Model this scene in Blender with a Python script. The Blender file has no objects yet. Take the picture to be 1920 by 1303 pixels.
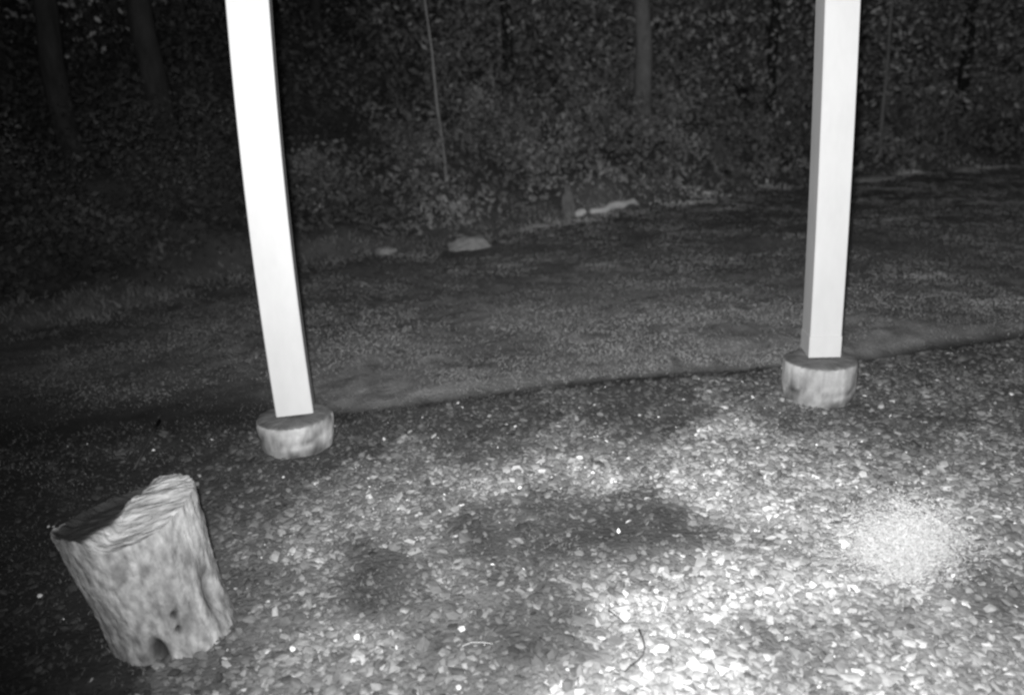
import bpy, math, random
import numpy as np
from mathutils import Vector

# ------------------------------------------------------------------ camera
H = 1.4
FPX = 1500.0
PITCH = math.radians(17.0)
ROLL = math.radians(2.8)
SC = bpy.context.scene
COL = SC.collection
_f = np.array([0, math.cos(PITCH), -math.sin(PITCH)])
_r = np.array([1.0, 0, 0])
_u = np.array([0, math.sin(PITCH), math.cos(PITCH)])
CR = math.cos(ROLL) * _r - math.sin(ROLL) * _u
CU = math.sin(ROLL) * _r + math.cos(ROLL) * _u

cam_d = bpy.data.cameras.new('camera')
cam = bpy.data.objects.new('camera', cam_d)
COL.objects.link(cam)
from mathutils import Matrix
cam.matrix_world = Matrix(((CR[0], CU[0], -_f[0], 0), (CR[1], CU[1], -_f[1], 0), (CR[2], CU[2], -_f[2], H), (0, 0, 0, 1)))
cam_d.sensor_width = 36
cam_d.lens = FPX / 1920 * 36
cam_d.clip_start = 0.02
cam_d.clip_end = 600
cam_d.dof.use_dof = True
cam_d.dof.focus_distance = 2.8
cam_d.dof.aperture_fstop = 1.9
SC.camera = cam

# ------------------------------------------------------------------ world, lamp, exposure
w = bpy.data.worlds.new('World')
SC.world = w
w.use_nodes = True
nt = w.node_tree
bg = nt.nodes['Background']
sky = nt.nodes.new('ShaderNodeTexSky')
sky.sky_type = 'NISHITA'
sky.sun_disc = False
sky.sun_elevation = math.radians(1.0)
sky.sun_rotation = math.radians(150)
bw = nt.nodes.new('ShaderNodeRGBToBW')          # the camera sees in one channel (infrared)
nt.links.new(sky.outputs[0], bw.inputs[0])
nt.links.new(bw.outputs[0], bg.inputs[0])
bg.inputs[1].default_value = 0.05
SC.view_settings.view_transform = 'Standard'
SC.view_settings.look = 'None'
SC.view_settings.exposure = 0
SC.view_settings.gamma = 1
SC.cycles.use_denoising = True
SC.cycles.filter_width = 2.5


def ray(px, py):
    return _f * FPX + (px - 960) * CR - (py - 651.5) * CU


def at(px, py, z=0.0):
    d = ray(px, py)
    return np.array([0, 0, H]) + d * ((z - H) / d[2])


def at_y(px, py, y):
    d = ray(px, py)
    return np.array([0, 0, H]) + d * (y / d[1])


# the infrared lamp of the security camera, in its housing beside the lens
ld = bpy.data.lights.new('infrared_lamp', 'SPOT')
ld.energy = 1150
ld.spot_size = math.radians(120)
ld.spot_blend = 1.0
ld.shadow_soft_size = 0.025
lamp = bpy.data.objects.new('infrared_lamp', ld)
COL.objects.link(lamp)
lamp.location = (-0.03, 0.0, H + 0.075)
aim = Vector(at(1330, 300)) - lamp.location
lamp.rotation_euler = aim.to_track_quat('-Z', 'Y').to_euler()

# ------------------------------------------------------------------ helpers
RNG = np.random.default_rng(11)


def tag(o, label=None, cat=None, group=None, kind=None):
    if label: o['label'] = label
    if cat: o['category'] = cat
    if group: o['group'] = group
    if kind: o['kind'] = kind
    return o


def empty(name, loc, rot=(0, 0, 0)):
    o = bpy.data.objects.new(name, None)
    o.empty_display_size = 0.1
    COL.objects.link(o)
    o.location = loc
    o.rotation_euler = rot
    return o


def mesh_obj(name, V, Fc, mat, parent=None, tone=None, smooth=False, n=None):
    """V (k,3), Fc either (m,n) array or a list of tuples; tone per vertex"""
    me = bpy.data.meshes.new(name)
    V = np.asarray(V, dtype=np.float32)
    if isinstance(Fc, np.ndarray):
        m, k = Fc.shape
        me.vertices.add(len(V)); me.vertices.foreach_set('co', V.ravel())
        me.loops.add(m * k); me.loops.foreach_set('vertex_index', Fc.astype(np.int32).ravel())
        me.polygons.add(m)
        me.polygons.foreach_set('loop_start', np.arange(0, m * k, k, dtype=np.int32))
        me.update(calc_edges=True)
    else:
        me.from_pydata([tuple(map(float, v)) for v in V], [], Fc)
        me.update()
    if tone is not None:
        a = me.attributes.new('tone', 'FLOAT', 'POINT')
        a.data.foreach_set('value', np.asarray(tone, dtype=np.float32))
    me.polygons.foreach_set('use_smooth', np.full(len(me.polygons), smooth))
    me.materials.append(mat)
    o = bpy.data.objects.new(name, me)
    COL.objects.link(o)
    if parent: o.parent = parent
    return o


def smoothstep(a, b, x):
    t = np.clip((x - a) / (b - a), 0, 1)
    return t * t * (3 - 2 * t)


_P = RNG.random((256, 256))


def vnoise(x, y):
    x = np.asarray(x, float); y = np.asarray(y, float)
    xi = np.floor(x).astype(int); yi = np.floor(y).astype(int)
    fx = x - xi; fy = y - yi
    fx = fx * fx * (3 - 2 * fx); fy = fy * fy * (3 - 2 * fy)
    g = lambda a, b: _P[a % 256, b % 256]
    return (g(xi, yi) * (1 - fx) + g(xi + 1, yi) * fx) * (1 - fy) + (g(xi, yi + 1) * (1 - fx) + g(xi + 1, yi + 1) * fx) * fy


def fbm(x, y, o=4):
    s = 0; a = 0.5
    for k in range(o):
        s = s + a * (vnoise(x * 2 ** k + 17 * k, y * 2 ** k + 31 * k) - 0.5)
        a *= 0.5
    return s * 2


def mat(name, lo, hi, scale=6.0, rough=0.85, attr=False, bump=0.0, bscale=40.0, detail=6.0, spec=0.3, translucent=0.0, stretch=None):
    """grey procedural material; with attr the per-vertex tone multiplies the noise"""
    m = bpy.data.materials.new(name)
    m.use_nodes = True
    t = m.node_tree
    b = t.nodes['Principled BSDF']
    b.inputs['Roughness'].default_value = rough
    b.inputs['Specular IOR Level'].default_value = spec
    tc = t.nodes.new('ShaderNodeTexCoord')
    no = t.nodes.new('ShaderNodeTexNoise')
    no.inputs['Scale'].default_value = scale
    no.inputs['Detail'].default_value = detail
    no.inputs['Roughness'].default_value = 0.65
    src = tc.outputs['Object']
    if stretch:
        mp = t.nodes.new('ShaderNodeMapping')
        mp.inputs['Scale'].default_value = stretch
        t.links.new(src, mp.inputs[0]); src = mp.outputs[0]
    t.links.new(src, no.inputs['Vector'])
    rp = t.nodes.new('ShaderNodeMapRange')
    rp.inputs['From Min'].default_value = 0.3; rp.inputs['From Max'].default_value = 0.7
    rp.inputs['To Min'].default_value = lo; rp.inputs['To Max'].default_value = hi
    t.links.new(no.outputs[0], rp.inputs[0])
    out = rp.outputs[0]
    if attr:
        at_ = t.nodes.new('ShaderNodeAttribute'); at_.attribute_name = 'tone'
        mu = t.nodes.new('ShaderNodeMath'); mu.operation = 'MULTIPLY'
        t.links.new(at_.outputs['Fac'], mu.inputs[0]); t.links.new(out, mu.inputs[1])
        out = mu.outputs[0]
    t.links.new(out, b.inputs['Base Color'])
    if bump:
        n2 = t.nodes.new('ShaderNodeTexNoise'); n2.inputs['Scale'].default_value = bscale; n2.inputs['Detail'].default_value = 5
        t.links.new(src, n2.inputs['Vector'])
        bp = t.nodes.new('ShaderNodeBump'); bp.inputs['Strength'].default_value = 0.8; bp.inputs['Distance'].default_value = bump
        t.links.new(n2.outputs[0], bp.inputs['Height']); t.links.new(bp.outputs[0], b.inputs['Normal'])
    return m


M_ground = mat('soil', 0.65, 1.35, 9, 0.95, True, 0.012, 60)
M_stone = mat('gravel_stone', 0.8, 1.2, 60, 0.75, True, spec=0.4)
M_grass = mat('grass_blade', 0.8, 1.2, 3, 0.8, True)
M_leaf = mat('leaf', 0.75, 1.25, 2, 0.8, True)
M_paint = mat('white_paint', 0.42, 0.47, 5, 0.5, False, 0.0004, 30, stretch=(2, 2, 0.8))
M_trim = mat('white_trim', 0.76, 0.84, 5, 0.5, False, 0.0006, 30)
M_metal = mat('dark_metal', 0.05, 0.09, 20, 0.5)
M_conc = mat('concrete', 0.17, 0.34, 9, 0.95, True, 0.006, 26)
M_wood = mat('weathered_wood', 0.6, 1.35, 40, 0.95, True, 0.008, 70, detail=9, stretch=(1, 1, 0.6))
M_cut = mat('cut_wood', 0.5, 1.5, 26, 0.95, True, 0.016, 50, detail=9, stretch=(0.45, 1.5, 1.2))
M_bark = mat('dark_bark', 0.015, 0.045, 10, 0.95, False, 0.02, 25, stretch=(1, 1, 0.3))
M_pale = mat('pale_bark', 0.17, 0.32, 8, 0.9, False, 0.01, 25, stretch=(1, 1, 0.5))
M_rock = mat('pale_rock', 0.22, 0.38, 7, 0.9, False, 0.02, 12)
M_conc2 = mat('grey_stone', 0.14, 0.30, 9, 0.95, False, 0.02, 25)
M_white = mat('white_stone', 0.75, 0.92, 12, 0.8, False, 0.01, 30)
M_twig = mat('twig_bark', 0.04, 0.08, 60, 0.9)
M_straw = mat('dry_straw', 0.3, 0.42, 60, 0.8)
M_orb = mat('orb_fibre', 0.55, 0.8, 40, 0.9, True)

# ------------------------------------------------------------------ lie of the land
_gp = np.array([at(*p)[:2] for p in [(-400, 880), (-100, 850), (250, 812), (480, 792), (640, 776), (800, 758), (1000, 732), (1200, 708), (1440, 690), (1600, 672), (1760, 651), (1920, 632), (2300, 588)]])
_ep = np.array([at(*p)[:2] for p in [(-400, 650), (0, 622), (250, 578), (450, 522), (640, 486), (850, 462), (1070, 412), (1200, 392), (1500, 345), (1920, 306), (2200, 285)]])
_gp = _gp[np.argsort(_gp[:, 0])]; _ep = _ep[np.argsort(_ep[:, 0])]


def y_border(x): return np.interp(x, _gp[:, 0], _gp[:, 1])
def y_edge(x): return np.interp(x, _ep[:, 0], _ep[:, 1])


def groove_k(x):
    return (0.3 + 0.7 * smoothstep(1.3, 1.9, x)) * (0.4 + 1.2 * vnoise(x * 3, 7)) * smoothstep(-1.0, -0.7, x)


def hit(px, py):
    # where the ray of a survey point meets the terrain
    d = ray(px, py); o = np.array([0, 0, H]); d = d / np.linalg.norm(d)
    t = np.linspace(1, 40, 8000)
    P = o + d * t[:, None]
    k = np.argmax(P[:, 2] < hgt(P[:, 0], P[:, 1]))
    return P[k]


def hgt(x, y):
    x = np.asarray(x, float); y = np.asarray(y, float)
    d = y - y_border(x) + 0.03 * fbm(x * 3, y * 3)
    e = y - y_edge(x) + 0.5 * fbm(x * .8, y * .8)
    z = 0.012 * fbm(x * 2.5, y * 2.5) + 0.006 * fbm(x * 14, y * 14)
    z = z + smoothstep(0, 0.2 + .8 * smoothstep(-.8, -1.5, x), d) * (0.02 + 0.05 * fbm(x * 1.1 + 5, y * 1.1) + 0.018 * fbm(x * 7, y * 7))
    st = groove_k(x)
    z = z - 0.05 * st * np.exp(-((d - 0.02) / (0.02 + .03 * smoothstep(1.3, 1.9, x))) ** 2)
    ee = np.clip(e, 0, None)
    z = z + 0.34 * np.clip(ee, 0, 9) + 0.12 * np.clip(ee - 9, 0, 60) + smoothstep(0, .6, ee) * 0.35 * fbm(x * .9, y * .9)
    return z


# hand-set brightness levels across the yard; drive stone count and stone and soil tone
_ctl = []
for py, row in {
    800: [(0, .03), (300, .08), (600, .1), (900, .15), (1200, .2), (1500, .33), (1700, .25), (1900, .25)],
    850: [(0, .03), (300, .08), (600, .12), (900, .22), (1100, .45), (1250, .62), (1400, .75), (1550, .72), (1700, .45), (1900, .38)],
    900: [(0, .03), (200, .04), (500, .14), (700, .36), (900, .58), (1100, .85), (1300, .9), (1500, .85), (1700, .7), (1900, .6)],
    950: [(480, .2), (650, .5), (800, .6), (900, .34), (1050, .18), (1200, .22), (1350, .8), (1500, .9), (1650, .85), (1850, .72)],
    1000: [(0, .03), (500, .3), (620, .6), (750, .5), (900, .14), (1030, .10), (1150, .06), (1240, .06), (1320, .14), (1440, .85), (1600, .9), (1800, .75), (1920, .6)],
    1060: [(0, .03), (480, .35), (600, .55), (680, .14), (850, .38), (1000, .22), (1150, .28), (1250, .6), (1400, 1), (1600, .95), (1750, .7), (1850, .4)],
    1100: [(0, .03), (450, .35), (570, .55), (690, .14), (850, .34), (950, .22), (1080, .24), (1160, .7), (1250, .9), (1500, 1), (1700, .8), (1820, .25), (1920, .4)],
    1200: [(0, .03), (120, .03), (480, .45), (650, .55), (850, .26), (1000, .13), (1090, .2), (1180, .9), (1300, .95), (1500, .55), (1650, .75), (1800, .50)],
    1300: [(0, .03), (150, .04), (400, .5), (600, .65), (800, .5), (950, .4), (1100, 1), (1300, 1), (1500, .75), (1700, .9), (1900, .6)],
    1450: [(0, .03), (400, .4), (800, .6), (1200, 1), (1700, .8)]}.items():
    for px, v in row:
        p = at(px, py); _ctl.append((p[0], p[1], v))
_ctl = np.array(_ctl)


def yard_brightness(x, y):
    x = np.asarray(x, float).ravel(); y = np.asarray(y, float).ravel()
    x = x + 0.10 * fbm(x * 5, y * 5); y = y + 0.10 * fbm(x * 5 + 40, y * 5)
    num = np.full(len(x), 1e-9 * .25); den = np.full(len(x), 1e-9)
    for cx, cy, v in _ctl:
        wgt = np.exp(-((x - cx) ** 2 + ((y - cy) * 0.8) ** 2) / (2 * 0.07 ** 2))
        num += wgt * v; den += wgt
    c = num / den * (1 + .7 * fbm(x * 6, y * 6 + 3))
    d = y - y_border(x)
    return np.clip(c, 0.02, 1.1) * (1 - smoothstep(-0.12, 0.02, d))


# ------------------------------------------------------------------ ground sheet
def axis(lo, fine0, fine1, hi, step, grow=1.13):
    a = list(np.arange(fine0, fine1, step))
    s = step; v = a[-1]
    while v < hi:
        s *= grow; v += s; a.append(v)
    s = step; v = a[0]; b = []
    while v > lo:
        s *= grow; v -= s; b.append(v)
    return np.array(b[::-1] + a)


gx = axis(-250, -2.6, 3.6, 250, 0.022, 1.05)
gy = axis(-250, 1.2, 5.4, 300, 0.022, 1.035)
X, Y = np.meshgrid(gx, gy)
xf, yf = X.ravel(), Y.ravel()
Z = hgt(xf, yf)
nx, ny = len(gx), len(gy)
i = np.arange(nx * ny).reshape(ny, nx)
FQ = np.stack([i[:-1, :-1], i[:-1, 1:], i[1:, 1:], i[1:, :-1]], -1).reshape(-1, 4)
cv = yard_brightness(xf, yf)
d = yf - y_border(xf); e = yf - y_edge(xf)
lawn = smoothstep(0.0, 0.15, d)
lawn = smoothstep(0, 1, (d + .02) / (.15 + 1.0 * smoothstep(-.8, -1.6, xf)))
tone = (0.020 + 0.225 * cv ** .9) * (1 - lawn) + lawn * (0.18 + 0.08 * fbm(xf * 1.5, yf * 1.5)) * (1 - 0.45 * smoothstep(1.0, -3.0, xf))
groove = np.exp(-((d - 0.02) / (0.02 + .035 * smoothstep(1.3, 1.9, xf))) ** 2) * np.clip(groove_k(xf) * 1.6, 0, 1)
tone = tone * (1 - 0.8 * groove)
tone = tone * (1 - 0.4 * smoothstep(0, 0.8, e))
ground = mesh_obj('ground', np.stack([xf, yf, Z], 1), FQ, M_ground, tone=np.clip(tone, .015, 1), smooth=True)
tag(ground, 'dark soil ground rising into the wood behind the lawn', 'ground', kind='structure')

# ------------------------------------------------------------------ gravel
ICO_V = []
t_ = (1 + 5 ** .5) / 2
for a, b in ((-1, t_), (1, t_), (-1, -t_), (1, -t_)):
    ICO_V.append((a, b, 0))
for a, b in ((-1, t_), (1, t_), (-1, -t_), (1, -t_)):
    ICO_V.append((0, a, b))
for a, b in ((t_, -1), (t_, 1), (-t_, -1), (-t_, 1)):
    ICO_V.append((a, 0, b))
ICO_V = np.array(ICO_V) / math.sqrt(1 + t_ * t_)
ICO_F = np.array([(0, 11, 5), (0, 5, 1), (0, 1, 7), (0, 7, 10), (0, 10, 11), (1, 5, 9), (5, 11, 4), (11, 10, 2), (10, 7, 6), (7, 1, 8),
                  (3, 9, 4), (3, 4, 2), (3, 2, 6), (3, 6, 8), (3, 8, 9), (4, 9, 5), (2, 4, 11), (6, 2, 10), (8, 6, 7), (9, 8, 1)])


def rand_rot(n, flat=0.5):
    """mostly lying flat: yaw any, tilt limited"""
    yaw = RNG.random(n) * 2 * np.pi
    tx = RNG.normal(0, flat, n); ty = RNG.normal(0, flat, n)
    cz, sz = np.cos(yaw), np.sin(yaw); cx, sx = np.cos(tx), np.sin(tx); cy, sy = np.cos(ty), np.sin(ty)
    O = np.zeros(n); I = np.ones(n)
    Rz = np.stack([cz, -sz, O, sz, cz, O, O, O, I], 1).reshape(n, 3, 3)
    Rx = np.stack([I, O, O, O, cx, -sx, O, sx, cx], 1).reshape(n, 3, 3)
    Ry = np.stack([cy, O, sy, O, I, O, -sy, O, cy], 1).reshape(n, 3, 3)
    return Rx @ Ry @ Rz


def in_view(x, y, m=200):
    q = np.stack([x, y, np.full(len(x), -H)], 1)
    k = q @ _f
    u = 960 + FPX * (q @ CR) / k; v = 651.5 - FPX * (q @ CU) / k
    return (k > 0.3) & (u > -m) & (u < 1920 + m) & (v < 1303 + m * 1.3)


def stones(n, keep, smin, smax, flat, tone_fn, lift=0.2):
    n = int(n * 1.55)
    x = RNG.uniform(-3.9, 5.2, n); y = RNG.uniform(1.0, 5.2, n)
    ok = in_view(x, y, 750) & (y < y_border(x) + .03)
    x, y = x[ok], y[ok]
    c = yard_brightness(x, y)
    ok = keep(x, y, c)
    x, y, c = x[ok], y[ok], c[ok]
    n = len(x)
    s = smin + (smax - smin) * RNG.random(n) ** 2.2
    sc = np.stack([s, s * RNG.uniform(.55, .95, n), s * RNG.uniform(.22, .5, n)], 1)
    base = (ICO_V[None] * (1 + RNG.normal(0, .2, (n, 12, 1))) + RNG.normal(0, .08, (n, 12, 3))) * sc[:, None, :]
    V = np.einsum('nij,nkj->nki', rand_rot(n, flat), base)
    V += np.stack([x, y, hgt(x, y) + s * lift], 1)[:, None, :]
    Fc = (ICO_F[None] + (np.arange(n) * 12)[:, None, None]).reshape(-1, 3)
    T = np.repeat(tone_fn(c, n), 12)
    return V.reshape(-1, 3), Fc, T


def tone_fn(c, n):
    t = (0.022 + 0.235 * c ** .9) * np.exp(RNG.normal(0, .36, n))
    b = RNG.random(n) < 0.003 + .016 * c
    t[b] = RNG.uniform(.3, .6, b.sum())
    return np.clip(t, .02, .95)


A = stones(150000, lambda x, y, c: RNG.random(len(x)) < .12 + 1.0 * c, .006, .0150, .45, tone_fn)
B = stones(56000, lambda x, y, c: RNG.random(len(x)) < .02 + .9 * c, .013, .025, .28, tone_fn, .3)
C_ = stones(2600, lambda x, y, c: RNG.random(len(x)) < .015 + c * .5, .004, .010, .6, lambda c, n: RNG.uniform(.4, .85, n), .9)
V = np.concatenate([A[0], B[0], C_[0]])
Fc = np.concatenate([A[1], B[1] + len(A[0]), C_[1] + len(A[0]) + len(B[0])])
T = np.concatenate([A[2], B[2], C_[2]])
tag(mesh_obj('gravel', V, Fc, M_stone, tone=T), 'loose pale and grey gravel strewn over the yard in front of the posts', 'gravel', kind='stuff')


# ------------------------------------------------------------------ grass
def blades(x, y, ln, wd, tone, spread=0.5):
    n = len(x)
    z = hgt(x, y)
    a = RNG.random(n) * 2 * np.pi
    b = RNG.random(n) * 2 * np.pi
    l = ln * RNG.uniform(.5, 1.3, n)
    wv = np.stack([np.cos(a), np.sin(a), np.zeros(n)], 1) * (wd * RNG.uniform(.6, 1.2, n))[:, None]
    lean = np.stack([np.cos(b), np.sin(b), np.zeros(n)], 1) * (l * RNG.uniform(.1, spread * 2, n))[:, None]
    p = np.stack([x, y, z - .004], 1)
    up = np.array([0, 0, 1.0]) * l[:, None]
    V = np.stack([p - wv, p + wv, p + up * .6 + lean * .35 + wv * .7, p + up * .6 + lean * .35 - wv * .7, p + up * .9 + lean], 1)
    k = (np.arange(n) * 5)[:, None]
    F1 = np.concatenate([k + np.array([0, 1, 2]), k + np.array([0, 2, 3]), k + np.array([3, 2, 4])])
    return V.reshape(-1, 3), F1, np.repeat(tone, 5)


n = 420000
# denser near, thinner far
yy = 3.2 + 13.5 * RNG.random(n) ** 1.6
xx = RNG.uniform(-1, 1, n) * (yy * 0.78 + .6)
ok = (yy > y_border(xx) + .03 + .05 * RNG.random(n) + smoothstep(-.9, -1.5, xx) * (.3 + .5 * fbm(xx * 2, yy * 2) + .5 * RNG.random(n))) & (yy < y_edge(xx) + .5 * RNG.random(n))
xx, yy = xx[ok], yy[ok]
cl = fbm(xx * 2.2, yy * 2.2)
ok = RNG.random(len(xx)) < .72 + .9 * cl
xx, yy, cl = xx[ok], yy[ok], cl[ok]
near_e = smoothstep(-.9, 0, yy - y_edge(xx))
gt = np.clip(.27 + .12 * fbm(xx * .9 + 9, yy * .9) + .16 * fbm(xx * 4, yy * 4), .06, .7) * RNG.uniform(.92, 1.08, len(xx))
gt = gt * (1 + 1.8 * near_e * smoothstep(.3, 1.2, xx) * smoothstep(.4, .6, vnoise(xx * 2.3, yy * 2.3 + 8)))
gt = gt * (.60 + .38 * smoothstep(0, 1.2, yy - y_border(xx)) + .22 * smoothstep(2, 7, yy - y_border(xx)))  # worn near the border; far blades coloured paler to offset lamp falloff
gt = gt * (1 - .75 * smoothstep(.80, .90, vnoise(xx * 9 + 3, yy * 6)))
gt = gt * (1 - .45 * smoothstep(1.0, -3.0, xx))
ln = .012 + .010 * cl + .07 * near_e * RNG.random(len(xx)) ** 2
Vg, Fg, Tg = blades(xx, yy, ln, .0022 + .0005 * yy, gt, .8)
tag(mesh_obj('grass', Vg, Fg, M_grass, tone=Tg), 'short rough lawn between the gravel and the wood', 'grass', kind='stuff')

# low weeds and moss on the bare soil to the left
n = 110000
xx = RNG.uniform(-3.6, .2, n); yy = RNG.uniform(1.25, 4.9, n)
c = yard_brightness(xx, yy)
ok = (yy < y_border(xx) + .05 + .9 * smoothstep(-.9, -1.5, xx) * RNG.random(n)) & (c < .14 + .14 * RNG.random(n)) & in_view(xx, yy, 250) & (RNG.random(n) < .5 + fbm(xx * 7, yy * 7))
ok &= ((xx + 1.0) ** 2 + (yy - 2.13) ** 2) > .21 ** 2
xx, yy = xx[ok], yy[ok]
Vg, Fg, Tg = blades(xx, yy, np.full(len(xx), .014), .0028, np.clip(.075 + .05 * fbm(xx * 5, yy * 5), .02, .3) * RNG.uniform(.5, 1.6, len(xx)), .9)
tag(mesh_obj('weeds', Vg, Fg, M_grass, tone=Tg), 'dark low weeds and moss on the bare soil around the stump', 'weeds', kind='stuff')


# ------------------------------------------------------------------ leaves, shrubs, trees
def leaf_cards(P, size, tone):
    n = len(P)
    a = RNG.normal(0, 1, (n, 3)); a /= np.linalg.norm(a, axis=1)[:, None]
    b = RNG.normal(0, 1, (n, 3)); b -= (a * b).sum(1)[:, None] * a; b /= np.linalg.norm(b, axis=1)[:, None]
    s = (np.asarray(size) * RNG.uniform(.5, 1.4, n))[:, None]
    V = np.stack([P - a * s, P + b * s * .5 - a * s * .1, P + a * s, P - b * s * .5 - a * s * .1], 1)
    k = (np.arange(n) * 4)[:, None]
    return V.reshape(-1, 3), k + np.array([0, 1, 2, 3]), np.repeat(tone, 4)


def clumpy(n, centres, radii):
    """points in soft clumps round the centres"""
    idx = RNG.integers(0, len(centres), n)
    v = RNG.normal(0, 1, (n, 3)); v /= np.linalg.norm(v, axis=1)[:, None]
    r = RNG.random(n) ** .5
    return centres[idx] + v * (r * radii[idx])[:, None], idx


def tube(path, rad, seg=10, wob=0.0):
    path = np.asarray(path, float); rad = np.asarray(rad, float)
    V = []; Fc = []
    n = len(path)
    for k in range(n):
        tdir = path[min(k + 1, n - 1)] - path[max(k - 1, 0)]
        tdir = tdir / np.linalg.norm(tdir)
        ref = np.array([0, 1.0, 0]) if abs(tdir[1]) < .9 else np.array([1.0, 0, 0])
        a = np.cross(tdir, ref); a /= np.linalg.norm(a); b = np.cross(tdir, a)
        for s in range(seg):
            th = 2 * np.pi * s / seg
            rr = rad[k] * (1 + wob * float(RNG.normal()))
            V.append(path[k] + rr * (np.cos(th) * a + np.sin(th) * b))
    for k in range(n - 1):
        for s in range(seg):
            s2 = (s + 1) % seg
            Fc.append((k * seg + s, k * seg + s2, (k + 1) * seg + s2, (k + 1) * seg + s))
    Fc.append(tuple(range(seg))[::-1]); Fc.append(tuple((n - 1) * seg + s for s in range(seg)))
    return V, Fc


def merge(parts):
    V = []; Fc = []
    for v, f in parts:
        o = len(V); V += list(v); Fc += [tuple(i + o for i in q) for q in f]
    return V, Fc


def tree(px, dist, r, height, label, barkm, crown_lo=1.7, crown_n=2600, lean=0.0, group='trees of the wood behind the lawn', spread=1.3, tonev=.16, limbs=7):
    """dist = how far behind the camera line (world y) it stands"""
    p = at_y(px, 300, dist)
    x, y = p[0], p[1]
    z = float(hgt(x, y))
    root = tag(empty('tree', (x, y, z)), label, 'tree', group)
    n = 12
    path = [(lean * height * k / (n - 1) + min(.03, r * .35) * math.sin(k * 1.7 + px), min(.03, r * .35) * math.cos(k * 1.3 + px), -.1 + (height + .1) * k / (n - 1)) for k in range(n)]
    rad = [r * (1.25 if k == 0 else 1) * (1 - .75 * k / (n - 1)) for k in range(n)]
    parts = [tube(path, rad, 12, .05)]
    cent = []; crad = []
    for _ in range(limbs):
        k = RNG.uniform(crown_lo / height, .95); b = np.array([lean * height * k, 0, height * k])
        an = RNG.random() * 2 * np.pi; L = spread * (1.15 - .75 * (k - crown_lo / height)) * RNG.uniform(.6, 1.1)
        e_ = b + np.array([math.cos(an) * L, math.sin(an) * L, L * RNG.uniform(-.1, .45)])
        m_ = (b + e_) / 2 + np.array([0, 0, .08 * L])
        parts.append(tube([b, m_, e_], [r * .3, r * .2, r * .07], 6))
        for q in (.45, .75, 1.0):
            cent.append(b + (e_ - b) * q + RNG.normal(0, .1, 3)); crad.append(RNG.uniform(.2, .5) * spread / 1.3)
    V, Fc = merge(parts)
    mesh_obj('trunk', V, Fc, barkm, root, smooth=True)
    P, idx = clumpy(crown_n, np.array(cent), np.array(crad))
    ct = RNG.uniform(.6, 1.4, len(cent)) * tonev
    Vl, Fl, Tl = leaf_cards(P, .045, ct[idx] * RNG.uniform(.6, 1.4, crown_n))
    mesh_obj('crown', Vl, Fl, M_leaf, root, tone=Tl)
    return root


def shrub(px, dist, hgt_, wid, label, n=1500, tonev=.2, leaf=.03):
    p = at_y(px, 350, dist)
    x, y = p[0], p[1]
    z = float(hgt(x, y))
    root = tag(empty('shrub', (x, y, z)), label, 'shrub', 'shrubs along the edge of the wood')
    parts = []; cent = []; crad = []
    for _ in range(7):
        an = RNG.random() * 2 * np.pi; rr = wid * RNG.uniform(.2, .5); h = hgt_ * RNG.uniform(.5, 1)
        parts.append(tube([(0, 0, -.05), (rr * .4 * math.cos(an), rr * .4 * math.sin(an), h * .5), (rr * math.cos(an), rr * math.sin(an), h)], [.014, .01, .004], 5))
        for q in (.35, .65, 1.0):
            cent.append((rr * q * math.cos(an), rr * q * math.sin(an), h * q)); crad.append(RNG.uniform(.12, .28) * max(wid, .5))
    V, Fc = merge(parts)
    mesh_obj('stem', V, Fc, M_bark, root, smooth=True)
    P, idx = clumpy(n, np.array(cent), np.array(crad))
    P[:, 2] = np.abs(P[:, 2])
    ct = RNG.uniform(.45, 1.5, len(cent)) * tonev
    Vl, Fl, Tl = leaf_cards(P, leaf, ct[idx] * RNG.uniform(.6, 1.4, n))
    mesh_obj('foliage', Vl, Fl, M_leaf, root, tone=Tl)


tree(45, 10.0, .10, 5.5, 'dark trunk at the far left edge of the view, outermost tree of the wood', M_bark, 2.0)
tree(140, 8.4, .13, 6.0, 'thick dark trunk second from the left edge of the view', M_bark, 2.3)
tree(315, 8.6, .14, 6.5, 'thickest dark trunk of the wood, left of the left white post', M_bark, 2.3)
tree(620, 12.5, .09, 5.5, 'slim dark trunk just right of the left white post', M_bark, 2.2)
tree(835, 9.6, .022, 3.2, 'thin pale leaning sapling between the two white posts', M_pale, 1.9, 500, -.05, spread=.6, limbs=4)
tree(1205, 13.5, .16, 7.0, 'broad pale trunk above the white log, right of the middle', M_pale, 2.6)
tree(1440, 15.0, .10, 6.0, 'dark trunk close to the left side of the right white post', M_bark, 2.3)
tree(1648, 13.6, .035, 4.5, 'thin pale stem just right of the right white post', M_pale, 2.5, 700, 0, spread=.7, limbs=4)
tree(1790, 16.0, .12, 6.5, 'dark trunk near the right edge of the view', M_bark, 2.3)
tree(960, 14.0, .10, 6.0, 'dark trunk in the middle of the view behind the boulder', M_bark, 2.3)
tree(385, 10.5, .06, 5.0, 'slim dark trunk immediately left of the left white post', M_bark, 2.2)

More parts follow.
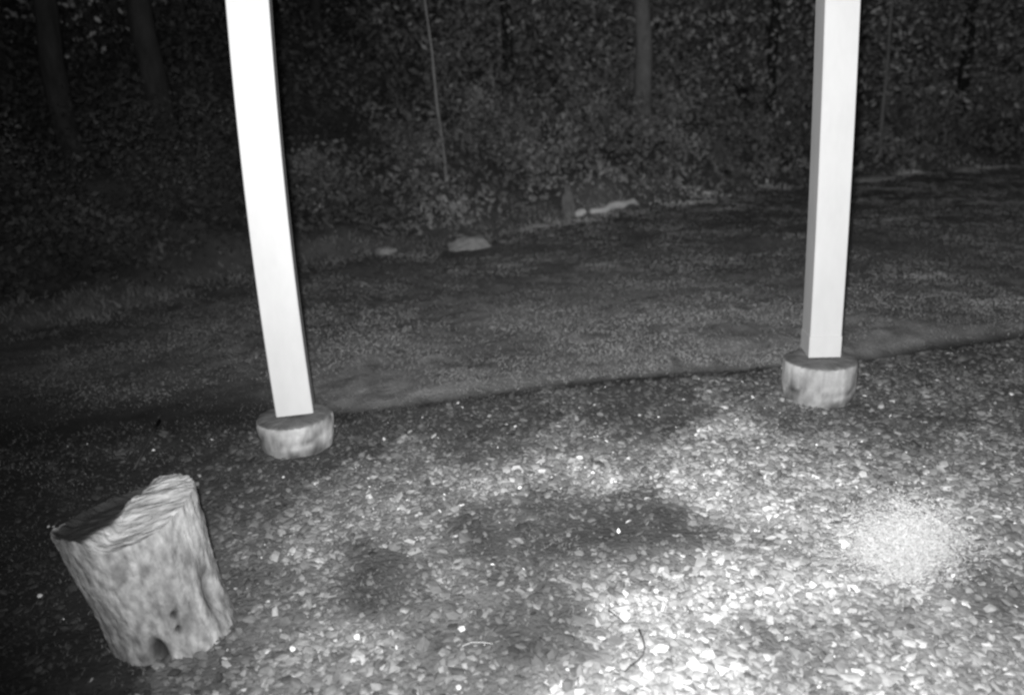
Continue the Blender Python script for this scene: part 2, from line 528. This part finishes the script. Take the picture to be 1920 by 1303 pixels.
for px, ds, h, wd, lb in [
    (90, 6.6, 1.1, 1.2, 'broad dark shrub at the left edge of the lawn'),
    (330, 7.4, 1.0, 1.0, 'rounded shrub under the thick trunks left of the left post'),
    (600, 8.9, .7, .9, 'low shrub at the lawn edge just right of the left post'),
    (790, 9.4, .8, .6, 'small upright shrub left of the pale boulder'),
    (960, 10.4, 1.1, 1.1, 'bushy shrub behind and right of the pale boulder'),
    (1150, 11.4, .9, .9, 'shrub standing right behind the white log'),
    (1360, 12.1, .6, .6, 'small bright shrub at the lawn edge left of the right post'),
    (1470, 13.2, 1.2, 1.2, 'tall shrub partly behind the right white post'),
    (1720, 14.2, .8, 1.2, 'wide shrub at the lawn edge right of the right post'),
    (1880, 15.2, 1.3, 1.4, 'large shrub at the far right edge of the view')]:
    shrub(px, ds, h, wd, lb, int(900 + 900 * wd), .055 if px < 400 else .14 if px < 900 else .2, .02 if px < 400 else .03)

# dense undergrowth on the rising ground of the wood
n = 330000
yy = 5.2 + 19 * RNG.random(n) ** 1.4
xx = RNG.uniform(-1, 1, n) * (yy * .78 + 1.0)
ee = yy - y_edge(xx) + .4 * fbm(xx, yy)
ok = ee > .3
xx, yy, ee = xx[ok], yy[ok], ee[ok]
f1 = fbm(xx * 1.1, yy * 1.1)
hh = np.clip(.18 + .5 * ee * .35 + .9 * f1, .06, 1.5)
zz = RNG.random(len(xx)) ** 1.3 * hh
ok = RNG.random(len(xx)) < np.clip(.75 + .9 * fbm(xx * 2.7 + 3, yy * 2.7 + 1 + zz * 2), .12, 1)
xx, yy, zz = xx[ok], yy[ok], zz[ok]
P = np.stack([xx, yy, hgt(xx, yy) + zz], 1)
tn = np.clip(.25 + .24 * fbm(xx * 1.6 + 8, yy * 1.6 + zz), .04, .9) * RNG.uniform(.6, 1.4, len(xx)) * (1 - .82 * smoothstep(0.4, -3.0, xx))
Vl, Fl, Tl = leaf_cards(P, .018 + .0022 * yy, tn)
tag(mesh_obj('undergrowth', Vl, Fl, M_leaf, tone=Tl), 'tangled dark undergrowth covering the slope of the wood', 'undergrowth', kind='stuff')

# far-off wood closing the view above the slope
n = 330000
yy = RNG.uniform(13, 27, n); xx = RNG.uniform(-1, 1, n) * (yy * .85 + 3)
yy = np.where(xx < -2, yy - 2.5 * smoothstep(-2, -5, xx), yy)
zz = RNG.uniform(.5, 7.5, n)
ok = RNG.random(n) < np.clip(.55 + 1.2 * fbm(xx * .7 + zz * .5, yy * .7 + zz * .8), .05, 1)
xx, yy, zz = xx[ok], yy[ok], zz[ok]
P = np.stack([xx, yy, hgt(xx, yy) + zz], 1)
Vl, Fl, Tl = leaf_cards(P, .05, np.clip(.40 + .34 * fbm(xx * .8, zz * .8), .1, .9) * RNG.uniform(.7, 1.3, len(xx)))
tag(mesh_obj('distant_wood', Vl, Fl, M_leaf, tone=Tl), 'dense foliage of the wood closing the background', 'wood', kind='stuff')


# ------------------------------------------------------------------ posts and footings
def footing(name, pxl, pxr, py_side, py_front, label):
    """pixels of the left and right sides and the front foot give the centre and radius on the ground"""
    mx = (pxl + pxr) / 2
    front = at(mx, py_front, 0)
    h2 = np.array([front[0], front[1], 0]) / math.hypot(front[0], front[1])
    r = .15
    for _ in range(5):
        c = front + h2 * .91 * r
        d_ = ray(mx, py_side)
        t = (c @ h2) / (d_ @ h2)
        zt = H + d_[2] * t
        r = (pxr - pxl) / 2 * t * .955
    seg = 120
    prof = [(-.12, .82), (-.03, .88), (-.01, .90), (.01, .925), (.025, .945), (.045, .965), (.07, .985), (.09, .99), (zt - .02, 1.0), (zt - .009, .985), (zt - .003, .955), (zt, .90), (zt + .001, .82), (zt + .002, .6), (zt + .002, .3)]
    V = []; Fc = []; T = []
    for k, (z, rr) in enumerate(prof):
        for s in range(seg):
            a = 2 * np.pi * s / seg
            q = r * rr * (1 + .012 * math.sin(a * 3 + r * 40) + .008 * math.sin(a * 7 + 1) + .004 * RNG.normal() + .03 * float(fbm(a * 6, z * 25)))
            V.append((q * math.cos(a), q * math.sin(a), z + .0015 * RNG.normal()))
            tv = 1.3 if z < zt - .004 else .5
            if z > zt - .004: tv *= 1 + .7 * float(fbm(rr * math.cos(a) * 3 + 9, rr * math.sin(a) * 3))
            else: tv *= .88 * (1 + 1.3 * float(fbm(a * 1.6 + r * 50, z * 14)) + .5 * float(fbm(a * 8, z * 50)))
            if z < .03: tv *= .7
            T.append(tv)
    for k in range(len(prof) - 1):
        for s in range(seg):
            s2 = (s + 1) % seg
            Fc.append((k * seg + s, k * seg + s2, (k + 1) * seg + s2, (k + 1) * seg + s))
    V.append((0, 0, zt + .002)); T.append(.5)
    b = (len(prof) - 1) * seg
    for s in range(seg):
        Fc.append((b + s, b + (s + 1) % seg, len(V) - 1))
    o = mesh_obj(name, V, Fc, M_conc, tone=T, smooth=True)
    o.location = (float(c[0]), float(c[1]), 0)
    tag(o, label, 'footing', 'round concrete post footings')
    return c, zt


def post(px_b, py_b, px_t, py_t, zb, wd, extra_yaw, bow, label, sleeve):
    b = at(px_b, py_b, zb)
    t = at_y(px_t, py_t, b[1])
    to_cam = math.atan2(-b[0], b[1])       # rotation that turns the front face to the camera
    yaw = to_cam + extra_yaw
    hh = t[2] - zb
    slope = (t[0] - b[0]) / hh
    top = 3.1
    root = tag(empty('porch_post', (float(b[0]), float(b[1]), zb)), label, 'post', 'white porch posts')
    def prism(z0, z1, w_, n, cut=False):
        V = []; Fc = []
        ch = .004
        sec = []
        hw = w_ / 2
        for sx, sy in ((-1, -1), (1, -1), (1, 1), (-1, 1)):
            if sx * sy > 0: sec += [(sx * hw, sy * (hw - ch)), (sx * (hw - ch), sy * hw)] if sx < 0 else [(sx * hw, sy * (hw - ch)), (sx * (hw - ch), sy * hw)]
            else: sec += [(sx * (hw - ch), sy * hw), (sx * hw, sy * (hw - ch))]
        ang = [math.atan2(q[1], q[0]) for q in sec]
        sec = [s for _, s in sorted(zip(ang, sec))]
        cy, sy_ = math.cos(yaw), math.sin(yaw)
        for k in range(n + 1):
            z = z0 + (z1 - z0) * k / n
            q = z / hh
            dx = slope * z + bow * 4 * q * (1 - q)
            for (sx, sy) in sec:
                zz_ = z
                if k == 0 and cut and sx < 0: zz_ = z + .012 * (1 if sy > 0 else 0)
                V.append((sx * cy - sy * sy_ + dx, sx * sy_ + sy * cy, zz_))
        m = len(sec)
        for k in range(n):
            for s in range(m):
                s2 = (s + 1) % m
                Fc.append((k * m + s, k * m + s2, (k + 1) * m + s2, (k + 1) * m + s))
        Fc.append(tuple(range(m))[::-1]); Fc.append(tuple(n * m + s for s in range(m)))
        return V, Fc
    V, Fc = prism(.004, top, wd, 26)
    mesh_obj('shaft', V, Fc, M_paint, root)
    if sleeve:
        V, Fc = prism(0.0, sleeve, wd + .005, 2, True)
        mesh_obj('base_trim', V, Fc, M_paint, root)
    V, Fc = prism(-.03, .0045, .06, 1)
    mesh_obj('post_anchor', V, Fc, M_metal, root)
    return root


cL, zL = footing('concrete_footing', 489, 636, 776, 858, 'round concrete footing under the left white post')
cR, zR = footing('concrete_footing', 1462, 1602, 671, 765, 'round concrete footing under the right white post')
print('FOOT', cL, zL, cR, zR)
post(555, 768, 467, 0, zL + .010, .157, math.radians(-5.5), -.018, 'left white square post standing on a round footing by the stump', 0)
post(1538, 661, 1571, 0, zR + .010, .142, math.radians(17), .006, 'right white square post standing on a round footing', .10)

# ------------------------------------------------------------------ stump
def stump():
    B = at(333, 1180, 0)
    root = tag(empty('tree_stump', (float(B[0]), float(B[1]), -.03), (math.radians(-2), math.radians(-11), math.radians(0))),
               'weathered tilted stump with a dark hollow in its top', 'stump')
    R0, HT, seg, lev = .170, .435, 180, 60
    def rad(a, v):
        r = R0 * (1.0 + .03 * math.sin(2 * a + .6) + .025 * math.sin(3 * a + 2) + .012 * math.sin(7 * a + 1))
        r *= 1 - .05 * math.exp(-((v - .35) / .3) ** 2) + .05 * v ** 3 - .05 * (1 - v)
        # bark lip flaring out on the left
        r *= 1 + .07 * math.exp(-((((a - math.pi * 1.06 + math.pi) % (2 * math.pi)) - math.pi) / .28) ** 2) * max(0, v - .72) / .28
        return r
    def bite(a, v, a0, v0, sa, sv, dep):
        da = ((a - a0 + math.pi) % (2 * math.pi)) - math.pi
        return dep * math.exp(-(da / sa) ** 2 - ((v - v0) / sv) ** 2)
    def topz(x, y):
        # x right, y back; unit disc
        left = 1 / (1 + math.exp((x + .10 - .12 * y + .06 * math.sin(y * 7)) / .05))
        f = max(0.0, min(1.0, (.35 - y) / 1.35))
        z = -.06 * (1 - left) * f * f * (3 - 2 * f) - .012 * left * (y + 1)
        return z
    V = []; Fc = []; T = []
    fr = -math.pi / 2
    for k in range(lev + 1):
        v = k / lev
        for s in range(seg):
            a = 2 * math.pi * s / seg
            r = rad(a, v)
            dep = bite(a, v, fr + .12, .15, .13, .10, .035) + bite(a, v, fr + .20, .08, .10, .10, .02) + bite(a, v, fr + .62, .36, .05, .03, .03) + bite(a, v, fr + .60, .24, .05, .025, .035) + bite(a, v, fr + 1.35, .33, .12, .16, .022)
            dep += bite(a, v, fr + .75, .27, .2, .1, .012)
            g = .005 * float(fbm(a * 9, v * 3)) + .0045 * float(fbm(a * 24, v * 12))
            r = r - dep + g
            zt = HT + topz(math.cos(a), math.sin(a)) + .006 * math.sin(a * 23) * math.exp(-((a - 3.9) / .5) ** 2) + .004 * float(fbm(a * 14, 3))
            V.append((r * math.cos(a), r * math.sin(a), v * zt))
            t = .275 * (1 + .5 * float(fbm(a * 5, v * 5)) + .5 * float(fbm(a * 16, v * 14))) * (1 - min(.88, dep * 32))  # dents darken with depth, their shade painted into the wood tone
            T.append(max(.02, t))
    for k in range(lev):
        for s in range(seg):
            s2 = (s + 1) % seg
            Fc.append((k * seg + s, k * seg + s2, (k + 1) * seg + s2, (k + 1) * seg + s))
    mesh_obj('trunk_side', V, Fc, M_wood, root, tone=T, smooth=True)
    # cut face
    V = []; Fc = []; T = []
    nr = 22
    for k in range(nr + 1):
        q = 1 - k / nr
        for s in range(seg):
            a = 2 * math.pi * s / seg
            r = rad(a, 1) + (.005 * float(fbm(a * 9, 3)) + .0045 * float(fbm(a * 24, 12)))
            x, y = q * math.cos(a), q * math.sin(a)
            zt = HT + topz(math.cos(a), math.sin(a)) * q + topz(x, y) * (1 - q) + (.006 * math.sin(a * 23) * math.exp(-((a - 3.9) / .5) ** 2) + .004 * float(fbm(a * 14, 3))) * (1 if k == 0 else 0)
            left = 1 / (1 + math.exp((x + .10 - .12 * y + .06 * math.sin(y * 7)) / .04))
            rec = left * (smoothstep(0, .12, 1 - q))
            zt -= .018 * float(rec)
            zt += .010 * float(fbm(x * 2.2 + 4, y * 9)) * (1 if k else 0)
            V.append((r * q * math.cos(a), r * q * math.sin(a), zt))
            t = (1 - left) * .38 * (1 + .4 * float(fbm(x * 2, y * 8))) + left * .03  # left part of the cut face set far darker than the right
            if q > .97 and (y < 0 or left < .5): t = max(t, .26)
            T.append(max(.02, t))
    for k in range(nr):
        for s in range(seg):
            s2 = (s + 1) % seg
            Fc.append((k * seg + s, k * seg + s2, (k + 1) * seg + s2, (k + 1) * seg + s))
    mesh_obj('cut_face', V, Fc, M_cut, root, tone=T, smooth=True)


stump()


# ------------------------------------------------------------------ rocks, log, figure-like stone, twigs
def rock(name, px, py, w_, h_, d_, m, label, cat, group=None, rz=0.0, seed=1, lift=.0):
    p = hit(px, py)
    import bmesh
    bm = bmesh.new()
    bmesh.ops.create_icosphere(bm, subdivisions=4, radius=1)
    for v in bm.verts:
        c = v.co
        k = 1 + .28 * float(fbm(c.x * 1.6 + seed * 7.3, c.y * 1.6 + c.z * 1.3 + seed)) + .22 * float(fbm(c.x * 4 + seed, c.z * 4 + c.y * 3)) + .08 * float(fbm(c.x * 11 + seed, c.z * 11 + c.y * 9))
        v.co = Vector((c.x * k * w_ / 2, c.y * k * d_ / 2, c.z * k * h_))
    me = bpy.data.meshes.new(name); bm.to_mesh(me); bm.free()
    me.polygons.foreach_set('use_smooth', [True] * len(me.polygons))
    me.materials.append(m)
    o = bpy.data.objects.new(name, me); COL.objects.link(o)
    o.location = (float(p[0]), float(p[1]), float(hgt(p[0], p[1])) + lift); o.rotation_euler = (0, 0, rz)
    tag(o, label, cat, group)
    return o


PB = 'pale rocks along the lawn edge'
rock('boulder', 880, 466, .42, .13, .3, M_rock, 'smooth pale boulder lying at the lawn edge between the posts', 'boulder', None, .2, 3)
rock('rock', 722, 474, .24, .06, .2, M_rock, 'small faint pale rock left of the smooth boulder', 'rock', PB, .4, 5)
rock('rock', 1638, 336, .62, .055, .3, M_rock, 'long flat pale rock just right of the right post', 'rock', PB, .1, 9)
rock('rock', 1812, 322, .42, .10, .3, M_rock, 'pale rock farthest right at the lawn edge', 'rock', PB, .1, 13)
rock('rock', 1010, 425, .35, .04, .2, M_rock, 'dim flat rock between the boulder and the white log', 'rock', PB, .1, 15)
rock('standing_stone', 1066, 404, .15, .38, .12, M_conc2, 'narrow upright grey stone left of the white log', 'stone', None, 0, 21)
# white log in two pieces
def log(pxa, pya, pxb, pyb, r, label, seed):
    a = hit(pxa, pya); b = hit(pxb, pyb)
    c = (a + b) / 2
    z = float(hgt(c[0], c[1]))
    n = 9; path = []; rad = []
    for k in range(n):
        q = k / (n - 1); p = a + (b - a) * q - c
        path.append((p[0], p[1] + .02 * math.sin(k * 2 + seed), r * .9 + .010 * math.sin(k * 1.9 + seed) + float(hgt(*(a + (b - a) * q)[:2])) - z))
        rad.append(r * (.3 + .8 * math.sin(math.pi * (q * .8 + .12))) * (1 + .16 * math.sin(k * 2.7 + seed)))
    V, Fc = tube(path, rad, 14, .16)
    o = mesh_obj('log', V, Fc, M_white, smooth=True)
    o.location = (float(c[0]), float(c[1]), z)
    tag(o, label, 'log', 'white log pieces at the lawn edge')
log(1108, 405, 1197, 389, .042, 'long bright white log piece lying at the lawn edge', 1)
log(1080, 408, 1098, 403, .04, 'short faint white log piece at the left end of the long one', 4)

CH = 'single white stones standing out from the gravel'
def pebble(px, py, s, label, seed, m=M_white):
    rock('pebble', px, py, s, s * .35, s * .7, m, label, 'pebble', CH, seed * .7, seed, .006)
pebble(1087, 861, .026, 'angular white pebble alone in the dark band before the gravel brightens', 31)
pebble(670, 1197, .022, 'bright round white pebble right of the stump foot', 33)
pebble(549, 1220, .021, 'white pebble nearest to the stump foot', 35)
pebble(1652, 765, .034, 'dull pale pebble on dark soil right of the right footing', 37, M_rock)
pebble(1466, 752, .028, 'dull pale pebble touching the left foot of the right footing', 39, M_rock)
pebble(288, 846, .012, 'tiny white pebble beside the dark stick above the stump', 41)
pebble(1902, 988, .026, 'flat white pebble at the right edge of the view', 43)

def twig(name, pts, r, m, label, cat, z=.016):
    P = [hit(px, py) for px, py in pts]
    P = [np.array([p[0], p[1], float(hgt(p[0], p[1])) + z + .008 + .003 * (k % 2)]) for k, p in enumerate(P)]
    c = P[0]
    n = len(P)
    V, Fc = tube([p - c for p in P], [r * (1 - .5 * k / n) for k in range(n)], 6, .1)
    o = mesh_obj(name, V, Fc, m, smooth=True); o.location = tuple(float(q) for q in c)
    tag(o, label, cat)
twig('twig', [(1198, 1195), (1205, 1212), (1209, 1228), (1206, 1243), (1196, 1254), (1184, 1264), (1171, 1275)], .0026, M_twig, 'thin dark hooked twig on the brightest gravel near the bottom', 'twig')
twig('twig', [(1141, 1158), (1152, 1168), (1170, 1180)], .0024, M_twig, 'short dark twig above the hooked one', 'twig')
twig('straw', [(868, 1228), (885, 1222), (905, 1221), (925, 1224)], .0016, M_straw, 'pale bent straw on the dark gravel patch', 'straw', .018)
twig('straw', [(1622, 930), (1640, 918), (1652, 902)], .0016, M_straw, 'short pale straw on the gravel above right', 'straw', .018)
twig('stick', [(300, 795), (285, 825), (268, 858), (254, 888)], .008, M_twig, 'dark stick lying on the soil above the stump', 'stick', .01)

# ------------------------------------------------------------------ mound of pale fibres added in place of a lens orb
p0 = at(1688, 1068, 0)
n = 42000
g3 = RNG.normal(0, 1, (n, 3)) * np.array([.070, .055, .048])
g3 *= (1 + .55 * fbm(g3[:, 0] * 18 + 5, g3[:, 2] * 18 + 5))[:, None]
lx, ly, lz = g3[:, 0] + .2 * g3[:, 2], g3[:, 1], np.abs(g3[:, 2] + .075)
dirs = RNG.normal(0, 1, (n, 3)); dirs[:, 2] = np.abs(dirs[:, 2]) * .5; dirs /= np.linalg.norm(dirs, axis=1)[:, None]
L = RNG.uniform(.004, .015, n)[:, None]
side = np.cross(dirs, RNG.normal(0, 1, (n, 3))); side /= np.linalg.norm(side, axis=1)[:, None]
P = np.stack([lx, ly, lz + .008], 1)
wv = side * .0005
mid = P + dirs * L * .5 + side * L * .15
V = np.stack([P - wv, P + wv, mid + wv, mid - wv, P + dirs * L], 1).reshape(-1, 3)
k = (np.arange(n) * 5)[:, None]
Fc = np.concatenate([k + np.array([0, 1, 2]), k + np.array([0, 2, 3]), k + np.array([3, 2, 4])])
o = mesh_obj('orb_stand_in', V, Fc, M_orb, tone=np.repeat(RNG.uniform(.55, .95, n), 5))
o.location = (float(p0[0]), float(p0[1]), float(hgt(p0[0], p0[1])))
tag(o, 'added mound of pale fibres standing in for a lens orb at the right', 'tuft')
